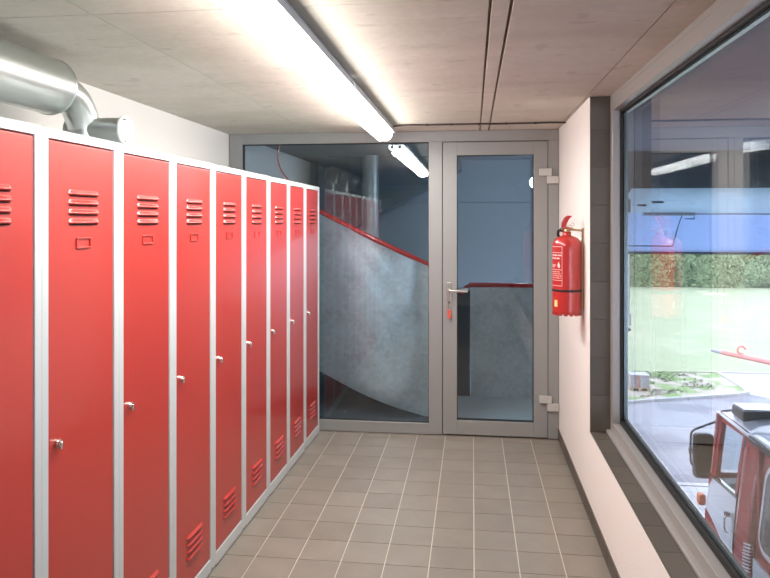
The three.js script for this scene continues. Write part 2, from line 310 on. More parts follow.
// ---------------------------------------------------------------- lockers
{
  const W = 0.3985, H = 1.79, Dp = 0.5;                      // local frame: front face at x = 0, width along -z from 0 to -W
  const b = (x0, x1, y0, y1, d0, d1, r = 0) => bx(x0, x1, y0, y1, d0, d1, r);
  const bodyGeo = join([
    b(-Dp, 0, 0.0, H, 0, 0.002), b(-Dp, 0, 0, H, W - 0.002, W), b(-Dp, -Dp + 0.002, 0, H, 0, W), b(-Dp, 0, H - 0.003, H, 0, W),
    b(-0.03, 0, 0.02, H, 0, 0.029, 0.002), b(-0.03, 0, 0.02, H, W - 0.029, W, 0.002), b(-0.03, 0, 1.763, H, 0.028, W - 0.028, 0.002), b(-0.03, 0, 0.012, 0.066, 0.028, W - 0.028, 0.002),
    b(-0.06, -0.006, 0, 0.03, 0.004, W - 0.004), b(-Dp, -0.03, 0.06, 0.064, 0, W)]);
  const backGeo = b(-0.026, -0.02, 0.064, 1.766, 0.028, W - 0.028);
  const doorGeo = b(-0.02, -0.003, 0.071, 1.7595, 0.0325, W - 0.0315, 0.003);
  // one pressed louver: a half-drop profile that opens downwards, with closed rounded ends
  const louver = (() => {
    const L = 0.156, g = new THREE.BufferGeometry(), pos = [], idx = [], ns = 16, np = 8;
    for (let i = 0; i <= ns; i++) { const t = i / ns, k = Math.pow(Math.max(0, 1 - Math.pow(Math.abs(2 * t - 1), 10)), 0.5);
      for (let j = 0; j <= np; j++) { const a = j / np, y = 0.0085 - 0.017 * a, x = 0.0115 * k * Math.pow(Math.sin(Math.PI * Math.pow(a, 2.4)), 0.7); pos.push(x - 0.0035, y, -t * L); } }
    for (let i = 0; i < ns; i++) for (let j = 0; j < np; j++) { const a = i * (np + 1) + j, c = a + np + 1; idx.push(a, a + 1, c, c, a + 1, c + 1); }
    g.setAttribute('position', new THREE.Float32BufferAttribute(pos, 3)); g.setIndex(idx); g.computeVertexNormals(); return metreUV(g.toNonIndexed());
  })();
  const slot = b(-0.004, -0.0024, -0.0115, -0.0078, 0.004, 0.152);
  const cardGeo = join([b(-0.004, 0.0015, 1.4555, 1.4605, 0.161, 0.236, 0.001), b(-0.004, 0.0012, 1.4605, 1.4865, 0.161, 0.165, 0.001), b(-0.004, 0.0012, 1.4605, 1.4865, 0.232, 0.236, 0.001), b(-0.004, 0.0012, 1.4835, 1.4875, 0.161, 0.236, 0.001)]);
  const lockGeo = join([rod(new THREE.Vector3(-0.003, 0.92, -0.068), new THREE.Vector3(0.005, 0.92, -0.068), 0.0125, 24), rod(new THREE.Vector3(0.005, 0.92, -0.068), new THREE.Vector3(0.012, 0.92, -0.068), 0.0095, 20), b(0.006, 0.0155, 0.903, 0.925, 0.064, 0.072, 0.003)]);
  const proto = new THREE.Group();
  part('locker_body', bodyGeo, M.lockerGrey, proto); part('door_gap', backGeo, M.gap, proto);
  const door = part('locker_door', doorGeo, M.lockerRed, proto);
  for (let i = 0; i < 4; i++) for (const y of [1.6195 - 0.0278 * i, 0.2655 - 0.0278 * i]) { const l = part('louver', louver, M.lockerRed, door); l.position.set(0, y, -0.124); part('louver_slot', slot, M.gap, door).position.set(0, y, -0.124); }
  part('card_holder', cardGeo, M.lockerRed, door); part('lock', lockGeo, M.chrome, door, 'small chrome lock');
  const order = ['first', 'second', 'third', 'fourth', 'fifth', 'sixth', 'seventh', 'eighth', 'ninth'];
  for (let i = 0; i < 9; i++) {
    const d = 1.335 + 0.3995 * i, x = -1.135 + (d - 2.875) * 0.0145, o = proto.clone();
    o.name = numbered('locker'); o.position.set(x, 0, -d); o.rotation.y = -0.0145; o.scale.y = 1.0078 - 0.0011 * i;
    const k = 8 - i;
    o.userData = { category: 'locker', group: 'red lockers in a row along the left wall', label: i === 0 ? 'red grey-framed steel locker cut by the left edge, nearest the camera' : k === 0 ? 'last red grey-framed locker of the row, standing against the glazed partition' :
      k < 5 ? `red grey-framed steel locker, ${order[k]} in the row from the glazed partition` : `red grey-framed steel locker, ${order[i]} in the row from the camera end` };
    scene.add(o);
  }
}

// ---------------------------------------------------------------- ventilation duct over the lockers
{
  const X = -1.56, Y = 2.046, R = 0.103, t = thing('ventilation_duct', 'round galvanised ventilation duct under the ceiling above the lockers', 'duct');
  const D1 = 2.41;
  part('main_pipe', [rod(V(X, Y, BACK), V(X, Y, D1), R, 48)], M.duct, t);
  const seams = []; for (let d = D1 - 0.01; d > -2.4; d -= 1.0) seams.push(new THREE.TorusGeometry(R, 0.0035, 8, 48).translate(X, Y, -d)); part('seam', seams, M.duct, t);
  const arc = []; for (let i = 0; i <= 10; i++) { const a = i / 10 * Math.PI / 2; arc.push(V(X + 0.02, Y - 0.01 - 0.15 + 0.15 * Math.cos(a), D1 + 0.03 + 0.15 * Math.sin(a))); }
  part('elbow', [tube([V(X + 0.02, Y - 0.01, D1 - 0.02), ...arc, V(X + 0.02, 1.82, D1 + 0.18)], 0.063, 40, 28), new THREE.TorusGeometry(0.065, 0.003, 8, 36).translate(X + 0.02, Y - 0.01, -(D1 + 0.012))], M.duct, t);
  const by = 1.905, bd = D1 + 0.18;
  part('branch_pipe', [rod(V(X - 0.04, by, bd), V(X + 0.185, by, bd), 0.05, 36), rod(V(X + 0.02, 1.80, bd), V(X + 0.02, 1.95, bd), 0.0645, 36)], M.ductDark, t);
  const valve = lathe([[0.046, -0.02], [0.05, 0], [0.058, 0.004], [0.062, 0.012], [0.058, 0.018], [0.05, 0.016], [0.046, 0.006]], 40), disc = lathe([[0.0001, 0.02], [0.02, 0.022], [0.036, 0.018], [0.041, 0.01], [0.036, 0.004], [0.0001, 0.004]], 40);
  for (const g of [valve, disc]) { g.rotateZ(-Math.PI / 2); g.translate(X + 0.185, by, -bd); }
  const v = part('air_valve', valve, M.whitePlastic, t, 'white round air valve'); part('valve_disc', disc, M.whitePlastic, v);
  part('hanger_strap', [new THREE.TorusGeometry(R + 0.002, 0.004, 6, 40).scale(1, 1, 3).translate(X, Y, -1.6), bx(X - 0.006, X + 0.006, Y + R - 0.003, CEIL, 1.592, 1.608)], M.ductDark, t);
}

// ---------------------------------------------------------------- fire extinguisher on the right wall
{
  const x = 0.516, d = 3.91, t = thing('fire_extinguisher', 'red fire extinguisher hung on the white wall beside the glazed door', 'extinguisher', x, 0, d);
  const cyl = lathe([[0.0001, 1.05], [0.05, 1.046], [0.068, 1.036], [0.0755, 1.036], [0.0785, 1.046], [0.079, 1.056], [0.079, 1.40], [0.0775, 1.418], [0.071, 1.436], [0.058, 1.45], [0.04, 1.459], [0.024, 1.464], [0.0225, 1.47], [0.0225, 1.484], [0.0001, 1.484]], 56);
  const body = part('cylinder', cyl, M.extRed, t);
  part('base_ring', Array.from({ length: 14 }, (_, i) => { const a = i / 14 * Math.PI * 2; return rod(new THREE.Vector3(Math.cos(a) * 0.068, 1.028, Math.sin(a) * 0.068), new THREE.Vector3(Math.cos(a) * 0.068, 1.042, Math.sin(a) * 0.068), 0.011, 10); }), M.extRed, body);
  part('strap', lathe([[0.0792, 1.158], [0.081, 1.159], [0.081, 1.17], [0.0792, 1.171]], 48), M.black, t, 'dark strap');
  // print on the cylinder, a thin sleeve round part of it: white outlines, pictogram and rows of fine print
  const c = document.createElement('canvas'); c.width = 512; c.height = 640; const q = c.getContext('2d');
  q.fillStyle = '#b6292a'; q.fillRect(0, 0, 512, 640); q.strokeStyle = q.fillStyle = '#f3dcd6'; q.lineWidth = 7;
  q.strokeRect(40, 30, 430, 580); q.beginPath(); q.moveTo(40, 120); q.lineTo(470, 120); q.moveTo(40, 372); q.lineTo(470, 372); q.moveTo(40, 530); q.lineTo(470, 530); q.stroke();
  q.beginPath(); q.moveTo(395, 345); q.bezierCurveTo(355, 320, 375, 285, 398, 250); q.bezierCurveTo(410, 285, 440, 300, 420, 345); q.fill();
  q.beginPath(); q.moveTo(120, 345); q.bezierCurveTo(80, 320, 100, 285, 123, 250); q.bezierCurveTo(135, 285, 165, 300, 145, 345); q.fill(); q.fillRect(200, 300, 120, 12); q.fillRect(200, 325, 90, 12);
  for (let i = 0; i < 4; i++) { let X = 70; while (X < 420) { const w = 12 + rnd() * 40; q.fillRect(X, 400 + i * 30, w, 9); X += w + 10; } }
  for (let i = 0; i < 2; i++) { let X = 90; while (X < 380) { const w = 40 + rnd() * 60; q.fillRect(X, 150 + i * 45, w, 18); X += w + 16; } }
  const ct = new THREE.CanvasTexture(c); ct.colorSpace = THREE.SRGBColorSpace;
  const sleeve = new THREE.CylinderGeometry(0.0794, 0.0794, 0.235, 40, 1, true, Math.PI * 1.34, Math.PI * 0.56).translate(0, 1.298, 0);
  part('printed_label', sleeve, phy({ map: ct, roughness: 0.3, clearcoat: 1, clearcoatRoughness: 0.08, side: THREE.DoubleSide }), body);
  part('sticker', new THREE.CylinderGeometry(0.0796, 0.0796, 0.036, 10, 1, true, Math.PI * 1.65, Math.PI * 0.09).translate(0, 1.095, 0), std({ color: rgb(0.85, 0.68, 0.28), roughness: 0.5, side: THREE.DoubleSide }), body, 'small yellow sticker');
  const L = (x0, y, z) => new THREE.Vector3(x0, y, z);
  const head = part('valve', [lathe([[0.0001, 1.478], [0.019, 1.478], [0.019, 1.492], [0.013, 1.497], [0.013, 1.512], [0.0001, 1.514]], 28), rod(L(-0.03, 1.5, 0), L(0.03, 1.5, 0), 0.009, 16)], M.brass, t, 'brass valve');
  part('hose_stub', [rod(L(-0.018, 1.495, -0.01), L(-0.03, 1.495, -0.016), 0.012, 18), tube([L(-0.03, 1.495, -0.016), L(-0.042, 1.49, -0.022), L(-0.044, 1.47, -0.03), L(-0.036, 1.452, -0.04)], 0.0075, 20)], M.black, head);
  const lever = (pts, w) => { const g = extrude(pts, w, 0.0015); g.translate(0, 0, -w / 2); return g; };
  part('squeeze_lever', lever([[-0.022, 1.508], [0.012, 1.51], [0.06, 1.494], [0.058, 1.489], [0.012, 1.502], [-0.02, 1.5]], 0.026), M.extRed, head, 'red lower lever');
  part('carry_lever', lever([[-0.03, 1.508], [-0.008, 1.512], [0.0, 1.535], [0.009, 1.553], [0.026, 1.572], [0.004, 1.574], [-0.014, 1.562], [-0.027, 1.535]], 0.036), M.extRed, head, 'red raised lever');
  part('safety_pin', [new THREE.TorusGeometry(0.009, 0.0013, 8, 24).translate(0.028, 1.524, 0.014), rod(L(-0.004, 1.518, 0.016), L(0.022, 1.522, 0.014), 0.0015, 8)], M.chrome, head);
  const bracket = part('wall_bracket', [rod(L(0.0, 1.5, 0.018), L(RIGHT - x - 0.004, 1.492, 0.018), 0.006, 12), rod(L(0.0, 1.5, -0.018), L(RIGHT - x - 0.004, 1.492, -0.018), 0.006, 12),
    new RoundedBoxGeometry(0.006, 0.075, 0.05, 2, 0.002).translate(RIGHT - x - 0.0035, 1.468, 0), bx(RIGHT - x - 0.012, RIGHT - x - 0.0008, 1.06, 1.44, -0.009, 0.009, 0.002)], M.brass, t, 'tan metal wall bracket');
  part('bracket_screw', rod(L(RIGHT - x - 0.01, 1.484, 0), L(RIGHT - x - 0.003, 1.484, 0), 0.005, 12), M.brushed, bracket); part('bracket_screw', rod(L(RIGHT - x - 0.016, 1.372, 0), L(RIGHT - x - 0.003, 1.372, 0), 0.006, 12), M.brushed, bracket);
}

// ---------------------------------------------------------------- stairwell behind the glass
const stairBack = structure('stairwell_wall_back', bx(-3.3, 0.95, -3.3, 2.5, 7.62, 7.8), M.stairWall);
for (const [y0, y1] of [[-3.3, 1.738], [1.744, 2.5]]) part('wall_panel', bx(-3.3, 0.95, y0, y1, 7.6, 7.63, 0.002), M.stairWall, stairBack);
structure('stairwell_wall_left', bx(-2.0, LEFT, -3.3, 2.5, 5.06, 7.6), M.plaster);
structure('stairwell_wall_right', bx(0.62, 0.9, -3.3, 2.5, 5.07, 7.6), M.stairWall);
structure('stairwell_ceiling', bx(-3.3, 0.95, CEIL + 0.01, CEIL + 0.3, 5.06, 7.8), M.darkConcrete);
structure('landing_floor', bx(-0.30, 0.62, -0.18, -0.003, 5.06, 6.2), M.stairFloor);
{
  const ribs = []; for (let d = 5.1; d < 6.18; d += 0.035) ribs.push(bx(-0.295, 0.61, -0.004, 0, d, d + 0.012)); 
  const g = thing('landing_grating', 'ribbed grey metal grating on the landing behind the glazed door', 'floor grating'); part('grating_bars', ribs, M.stairFloor, g);
}
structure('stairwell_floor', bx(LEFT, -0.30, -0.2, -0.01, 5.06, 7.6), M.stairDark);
{
  // curved galvanised balustrade of the rising flight, red tube rail along its top
  const t = thing('stair_balustrade', 'curved galvanised sheet balustrade of the rising stair, red rail on top', 'balustrade');
  const cx = -0.8, cd = 6.62, R = 1.25, top = (x) => 1.182 - (x + 0.34) * 0.484, low = (x) => -0.008 - (x + 0.35) * 0.40 + 0.03 * Math.sin(Math.max(0, Math.min(1, (-0.35 - x) / 0.9)) * Math.PI) * -0.4;
  const pos = [], uv = [], idx = [], nu = 60, nv = 14, x0 = -1.62, x1 = -0.26;
  const at = (x) => cd - Math.sqrt(Math.max(0, R * R - (x - cx) * (x - cx)));
  for (const [k, off] of [[0, 0], [1, 0.012]]) for (let i = 0; i <= nu; i++) for (let j = 0; j <= nv; j++) {
    const x = mix(x0, x1, i / nu), a = j / nv, y = mix(Math.max(low(x), 0.0), top(x), a), bulge = 0.007 * Math.sin(x * 11 + y * 2.6) + 0.004 * Math.sin(y * 9 - x * 17) + 0.0016 * Math.sin(y * 23 + x * 31);
    pos.push(x, y, -(at(x) + off + bulge)); uv.push(x, y);
  }
  const q = (nu + 1) * (nv + 1), w = nv + 1;
  for (let i = 0; i < nu; i++) for (let j = 0; j < nv; j++) { const a = i * w + j, b = a + w; idx.push(a, b, a + 1, a + 1, b, b + 1, q + a, q + a + 1, q + b, q + b, q + a + 1, q + b + 1); }
  for (let i = 0; i < nu; i++) for (const j of [0, nv]) { const a = i * w + j, b = a + w; idx.push(a, q + a, b, b, q + a, q + b); }
  const g = new THREE.BufferGeometry(); g.setAttribute('position', new THREE.Float32BufferAttribute(pos, 3)); g.setAttribute('uv', new THREE.Float32BufferAttribute(uv, 2)); g.setIndex(idx); g.computeVertexNormals();
  part('metal_sheet', g, M.galv, t);
  const rp = []; for (let i = 0; i <= 24; i++) { const x = mix(x0, x1, i / 24); rp.push(V(x, top(x) + 0.012, at(x) + 0.006)); }
  part('handrail', tube(rp, 0.02, 70, 14), M.rail, t, 'red tube handrail');
  // steps behind it
  const steps = []; for (let i = 0; i < 5; i++) { const a0 = -0.55 - i * 0.25; steps.push(bx(a0 - 0.27, a0, 0.02 + i * 0.155, 0.06 + i * 0.155, 5.75, 6.6)); }
  part('tread', steps, M.stairDark, t);
}
{
  const t = thing('landing_balustrade', 'straight galvanised balustrade with dark red rail at the landing behind the door', 'balustrade'), d = 6.13;
  part('metal_sheet', bx(-0.02, 0.618, 0.0, 0.955, d, d + 0.012, 0.002), M.galv, t);
  part('handrail', [tube([V(-0.105, 0.90, d - 0.02), V(-0.085, 0.925, d - 0.01), V(-0.03, 0.972, d + 0.004), V(0.0, 0.978, d + 0.006), V(0.616, 0.978, d + 0.006)], 0.021, 40, 14)], M.rail, t, 'dark red handrail');
  part('end_panel', bx(-0.24, -0.022, 0.0, 0.93, d + 0.004, d + 0.03, 0.003), M.stairDark, t, 'dark end panel');
}
{
  const t = thing('spiral_pipe', 'upright galvanised round pipe standing behind the curved stair balustrade', 'pipe', -1.03, 0, 6.95);
  part('pipe_body', lathe([[0.088, -0.01], [0.088, CEIL + 0.01]], 36), M.pipe, t);
  const ridge = []; for (let y = 0.05; y < 2.15; y += 0.11) ridge.push(new THREE.TorusGeometry(0.0885, 0.003, 6, 36).rotateX(Math.PI / 2).rotateZ(0.18).translate(0, y, 0)); part('seam', ridge, M.pipe, t);
}
{
  // upper flight: a sloping dark slab with a beam under the ceiling
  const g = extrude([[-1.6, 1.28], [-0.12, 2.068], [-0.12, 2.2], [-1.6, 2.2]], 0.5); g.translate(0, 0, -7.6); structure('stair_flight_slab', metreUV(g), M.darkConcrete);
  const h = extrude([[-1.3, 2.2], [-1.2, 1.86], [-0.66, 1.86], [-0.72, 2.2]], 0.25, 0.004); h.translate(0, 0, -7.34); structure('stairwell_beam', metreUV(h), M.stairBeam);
}
{
  const t = thing('bulkhead_lamp', 'small white round lamp on the stairwell wall seen through the door glass', 'wall lamp', 0.62, 1.895, 6.5);
  const base = lathe([[0.0001, 0], [0.075, 0], [0.075, 0.02], [0.07, 0.028]], 40), dome = lathe([[0.068, 0.026], [0.062, 0.055], [0.045, 0.08], [0.022, 0.093], [0.0001, 0.097]], 40);
  for (const g of [base, dome]) g.rotateZ(Math.PI / 2);
  part('lamp_base', base, M.whitePlastic, t);
  part('lamp_dome', dome, std({ color: rgb(0.9, 0.9, 0.9), emissive: STAIR_LAMP.color, emissiveIntensity: STAIR_LAMP.glow, roughness: 0.4 }), t);
  const l = new THREE.PointLight(STAIR_LAMP.color, STAIR_LAMP.power); l.position.set(-0.13, 0, 0); l.shadow.radius = 3; l.castShadow = true; t.add(l);
}
{
  const t = thing('red_cable', 'thin red cable looping down from the stairwell ceiling behind the glass', 'cable'), D = 5.35;
  part('cable_loop', tube([V(-1.5, 2.2, D), V(-1.53, 2.12, D), V(-1.535, 2.02, D), V(-1.50, 1.93, D), V(-1.43, 1.85, D), V(-1.33, 1.80, D + 0.01), V(-1.28, 1.795, D + 0.02)], 0.0065, 70, 8), M.rail, t);
}

// ---------------------------------------------------------------- fire station hall outside the window
structure('hall_floor', bx(0.9, 13.5, GROUND - 0.3, GROUND, -8, 11.0), M.garageFloor);
structure('hall_wall_left', join([bx(0.66, 0.782, GROUND, -0.26, BACK - 5.4, 5.06), bx(0.66, 0.782, CEIL + 0.31, 2.7, BACK - 5.4, 5.06), bx(0.86, 0.9, GROUND, 2.7, 5.0, 7.95), bx(0.86, 0.9, GROUND, -2.3, 7.95, 11), bx(0.86, 0.9, 1.9, 2.7, 7.95, 11), bx(0.86, 0.9, -2.3, 1.9, 10.8, 11), bx(0.66, 0.782, GROUND, 2.7, -8, BACK - 0.16)]), M.garageWall);
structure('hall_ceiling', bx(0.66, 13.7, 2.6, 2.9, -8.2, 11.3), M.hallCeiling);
const LINTEL = 2.03;
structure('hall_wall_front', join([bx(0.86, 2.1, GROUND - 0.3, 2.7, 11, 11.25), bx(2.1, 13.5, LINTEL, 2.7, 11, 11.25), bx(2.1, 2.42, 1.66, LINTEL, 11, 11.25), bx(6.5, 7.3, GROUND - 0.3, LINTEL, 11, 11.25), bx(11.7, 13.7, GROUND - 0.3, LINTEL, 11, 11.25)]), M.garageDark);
structure('hall_wall_right', bx(13.5, 13.7, GROUND - 0.3, 2.7, -8, 11), M.garageWall);
structure('hall_wall_back', join([bx(0.66, 2.2, GROUND - 0.3, 2.7, -8.2, -8), bx(2.2, 12.6, GROUND - 0.3, -2.3, -8.2, -8), bx(2.2, 12.6, 1.4, 2.7, -8.2, -8), bx(12.6, 13.7, GROUND - 0.3, 2.7, -8.2, -8)]), M.garageWall);
{
  const t = thing('sectional_gate', 'pale blue sectional garage gate hanging half lowered in the hall doorway', 'garage gate');
  const section = (x0, x1, y0, y1, d, cutEnd) => {
    const pts = cutEnd ? [[x0 + 0.05, y1], [x0, y1 - 0.09], [x0 + 0.012, y1 - 0.16], [x0 + 0.035, y1 - 0.16], [x0 + 0.035, y0], [x1, y0], [x1, y1]] : [[x0, y0], [x1, y0], [x1, y1], [x0, y1]];
    const g = extrude(pts, 0.03, 0.003); g.translate(0, 0, -d - 0.03); return g;
  };
  const lower = part('gate_section', section(2.12, 6.5, 1.065, 1.665, 10.93), M.polycarb, t), upper = part('gate_section', section(2.345, 6.5, 1.655, 2.025, 10.86, true), M.polycarbPale, t, 'paler upper gate section with clipped end');
  const ribs = (x0, x1, y0, y1, d, n) => Array.from({ length: n }, (_, i) => { const y = y0 + (y1 - y0) * (i + 0.5) / n; return bx(x0, x1, y - 0.004, y + 0.004, d - 0.006, d + 0.002); });
  part('rib', ribs(2.13, 6.48, 1.07, 1.6, 10.93, 11), M.polycarb, lower); part('rib', ribs(2.4, 6.48, 1.68, 2.0, 10.86, 5), M.polycarbPale, upper);
  part('bottom_seal', bx(2.12, 6.5, 1.03, 1.068, 10.91, 10.97, 0.006), M.slot, t, 'dark rubber bottom seal');
  part('hinge_rail', bx(2.56, 3.3, 1.615, 1.662, 10.84, 10.93), M.truckGrey, t);
  part('hinge_rail', bx(3.3, 4.4, 1.628, 1.646, 10.84, 10.93), M.truckGrey, t);
  part('slot', bx(2.47, 2.6, 1.755, 1.785, 10.848, 10.862, 0.004), M.slot, upper); part('slot', bx(2.68, 2.85, 1.80, 1.835, 10.848, 10.862, 0.004), M.slot, upper);
  part('pull_cable', tube([V(2.12, 1.155, 10.92), V(2.5, 1.155, 10.918), V(2.98, 1.155, 10.918), V(3.0, 1.165, 10.918), V(3.05, 1.35, 10.915), V(3.09, 1.5, 10.91), V(3.13, 1.615, 10.9)], 0.008, 60, 8), M.slot, t);
  part('pull_cable', tube([V(3.18, 1.565, 10.915), V(3.3, 1.565, 10.915), V(3.31, 1.61, 10.912)], 0.007, 20, 8), M.slot, t);
  const rodp = part('pull_rod', rod(V(2.363, 1.05, 10.94), V(2.363, -0.02, 10.94), 0.014, 12), M.whitePlastic, t, 'white hanging pull rod');
  part('rod_grip', [rod(V(2.37, 0.12, 10.94), V(2.37, -0.06, 10.94), 0.028, 14)], M.whitePlastic, rodp); part('rod_knob', new THREE.SphereGeometry(0.03, 16, 12).translate(2.368, -0.12, -10.94), M.truckGrey, rodp);
  part('guide_rail', bx(2.06, 2.12, GROUND, 2.4, 10.9, 10.98), M.truckGrey, t); part('guide_rail', bx(6.5, 6.56, GROUND, 2.4, 10.9, 10.98), M.truckGrey, t);
}

// ---------------------------------------------------------------- fire engine in the hall
{
  const t = thing('fire_engine', 'red and white fire engine parked in the hall, seen from above behind its cab', 'fire engine');
  const side = (y) => { const p = [[-3.0, 2.68], [-2.2, 2.635], [-1.75, 2.635], [-1.3, 2.675], [-0.95, 2.715], [-0.6, 2.765], [-0.5, 2.8]]; for (let i = 0; i < p.length - 1; i++) if (y <= p[i + 1][0]) return mix(p[i][1], p[i + 1][1], Math.max(0, (y - p[i][0]) / (p[i + 1][0] - p[i][0]))); return 2.8; };
  const C = 3.86;                                            // centre line of the vehicle
  // a body panel given by its outline (d, y) on the left side, wrapped on the curve of the side
  function skin(outline, out = 0, thick = 0.02, mirror = false) {
    const pts = []; outline.forEach((a, i) => { const b = outline[(i + 1) % outline.length], n = Math.max(1, Math.ceil(Math.hypot(b[0] - a[0], b[1] - a[1]) / 0.06)); for (let k = 0; k < n; k++) pts.push([mix(a[0], b[0], k / n), mix(a[1], b[1], k / n)]); });
    const g = extrude(pts, thick), p = g.attributes.position;
    for (let i = 0; i < p.count; i++) { const d = p.getX(i), y = p.getY(i), z = p.getZ(i); const x = side(y) - out + thick - z; p.setXYZ(i, mirror ? 2 * C - x : x, y, -d); }
    g.computeVertexNormals(); return g;
  }
  const both = (o, out, th) => [skin(o, out, th), skin(o, out, th, true)];
  const strip = (a, b, w0, w1) => [[a[0] + w0, a[1]], [b[0] + w1, b[1]], [b[0] - w1, b[1]], [a[0] - w0, a[1]]];
  // cab lower shell, front and floor
  part('cab_shell', [...both([[8.36, -2.15], [8.30, -1.6], [8.2, -1.3], [7.5, -1.3], [7.5, -2.75], [8.3, -2.75]], -0.012, 0.03), ...both([[7.43, -0.62], [7.43, -2.75], [7.13, -2.75], [7.13, -0.62]], 0, 0.05),
    ...both([[8.18, -1.31], [8.16, -0.62], [8.10, -0.62], [8.08, -1.31]], 0, 0.05), ...both([[8.16, -0.69], [8.16, -0.6], [7.4, -0.6], [7.4, -0.67]], 0, 0.05), ...both([[7.45, -1.3], [7.52, -1.3], [7.5, -0.62], [7.42, -0.62]], 0.002, 0.05),
    bx(2.68, 5.04, -2.75, -1.3, 8.2, 8.36, 0.04), bx(2.7, 5.0, -1.85, -1.8, 7.1, 8.3), bx(2.72, 5.0, -2.75, -0.64, 7.02, 7.1)], M.truckRed, t);
  // roof: crowned, white
  {
    const pos = [], idx = [], nx = 24, nd = 14;
    for (let i = 0; i <= nx; i++) for (let j = 0; j <= nd; j++) {
      const u = i / nx, v = j / nd, e = Math.min(1, Math.min(u, 1 - u) / 0.16), f = Math.min(1, (1 - v) / 0.3), k = Math.sin(e * Math.PI / 2) * Math.sin(f * Math.PI / 2);
      pos.push(mix(2.735, 2 * C - 2.735, u), -0.615 + 0.075 * k, -(mix(7.08, 8.24, v)));
    }
    for (let i = 0; i < nx; i++) for (let j = 0; j < nd; j++) { const a = i * (nd + 1) + j, b = a + nd + 1; idx.push(a, b, a + 1, a + 1, b, b + 1); }
    const g = new THREE.BufferGeometry(); g.setAttribute('position', new THREE.Float32BufferAttribute(pos, 3)); g.setIndex(idx); g.computeVertexNormals();
    const roof = part('cab_roof', g, M.truckWhite, t, 'white cab roof');
    part('roof_gutter', [tube([V(2.735, -0.615, 7.1), V(2.735, -0.615, 7.6), V(2.735, -0.612, 8.1), V(2.79, -0.606, 8.22), V(3.0, -0.6, 8.26), V(3.8, -0.6, 8.27)], 0.011, 50, 8)], M.truckWhite, roof);
  }
  // door
  const door = part('cab_door', [skin([[8.285, -1.72], [8.23, -1.45], [8.13, -1.325], [7.46, -1.285], [7.455, -2.06], [7.56, -1.99], [7.78, -1.86], [8.05, -1.76]], 0.006, 0.02)], M.truckWhite, t, 'white cab door with red curved lower part');
  part('lower_door_panel', [skin([[8.285, -1.735], [8.05, -1.775], [7.78, -1.875], [7.56, -2.005], [7.455, -2.075], [7.455, -2.55], [8.26, -2.55], [8.32, -2.1]], 0.005, 0.02)], M.truckRed, door);
  part('door_handle', [tube([V(2.625, -1.50, 7.53), V(2.585, -1.52, 7.53), V(2.58, -1.6, 7.53), V(2.59, -1.66, 7.53), V(2.62, -1.68, 7.53)], 0.011, 24, 10), rod(V(2.63, -1.49, 7.53), V(2.585, -1.49, 7.53), 0.03, 18)], M.chrome, door);
  part('window_sill_trim', [skin([[8.13, -1.335], [7.46, -1.295], [7.46, -1.255], [8.11, -1.3]], 0.012, 0.03)], M.chrome, door);
  part('door_seam', [skin([[7.452, -0.66], [7.432, -0.66], [7.432, -2.6], [7.452, -2.6]], 0.004, 0.03)], M.black, door);
  part('side_window', [skin([[8.08, -1.3], [7.52, -1.26], [7.5, -0.68], [8.1, -0.69]], -0.03, 0.004)], M.truckGlass, door);
  // glass front, seats and wheel
  const ws = new THREE.PlaneGeometry(2.1, 0.66); ws.rotateY(Math.PI); ws.translate(C, -0.98, -8.17); part('windscreen', ws, M.truckGlass, t);
  for (const [a, b] of [[2.74, 2.70], [4.98, 5.02], [C, C]]) part('windscreen_pillar', rod(V(a, -0.61, 8.16), V(b, -1.32, 8.24), 0.028, 12), M.truckRed, t);
  part('dashboard', bx(2.75, 4.95, -1.55, -1.33, 7.95, 8.18, 0.04), M.truckGrey, t);
  const wheel = new THREE.TorusGeometry(0.21, 0.013, 10, 40); wheel.rotateX(-1.0); wheel.translate(3.2, -1.2, -7.82); part('steering_wheel', [wheel, rod(V(3.2, -1.2, 7.82), V(3.2, -1.5, 8.05), 0.02, 12), rod(V(3.0, -1.2, 7.82), V(3.4, -1.2, 7.82), 0.012, 8)], M.black, t);
  part('seat', [bx(2.85, 3.45, -1.8, -1.62, 7.2, 7.7, 0.05), bx(2.85, 3.45, -1.7, -1.0, 7.12, 7.25, 0.05)], M.truckGrey, t);
  part('seat', [bx(4.1, 4.9, -1.8, -1.62, 7.2, 7.7, 0.05), bx(4.1, 4.9, -1.7, -1.0, 7.12, 7.25, 0.05)], M.truckGrey, t);
  // crew body behind the cab
  part('crew_body', [...both([[7.12, -0.64], [7.12, -2.75], [3.0, -2.75], [3.0, -0.64]], 0.0, 0.05), bx(2.85, 4.9, -0.66, -0.6, 3.0, 7.1), bx(2.75, 5.0, -2.75, -0.62, 2.95, 3.05), bx(2.7, 5.0, -2.8, -2.72, 3.0, 8.2)], M.truckRed, t);
  part('crew_roof', [bx(2.98, 4.74, -0.62, -0.53, 3.0, 7.05, 0.03)], M.truckRed, t);
  part('roof_edge', [bx(2.755, 2.93, -0.63, -0.585, 3.0, 7.28, 0.015)], M.truckWhite, t, 'white roof edge stripe'); part('rain_gutter', [bx(2.725, 2.757, -0.66, -0.6, 3.0, 7.3, 0.01)], M.black, t, 'black rain gutter');
  part('roof_cap', [bx(2.96, 4.76, -0.66, -0.575, 7.04, 7.22, 0.03)], M.black, t);
  const wr = (o, out, th, m, n, p) => part(n, [skin(o, out, th)], m, p);
  const rr = (cd, cy, w, h, r) => ringPath(w, h, r, 6).map(([a, b]) => [cd + a, cy + b]);
  const win = wr(rr(6.4, -1.12, 0.94, 0.82, 0.16), 0.012, 0.02, M.truckWhite, 'crew_window_frame', t); win.userData.label = 'pale rounded rubber window frame'; wr(rr(6.4, -1.12, 0.84, 0.72, 0.12), 0.018, 0.02, M.darkGlass, 'crew_window', win);
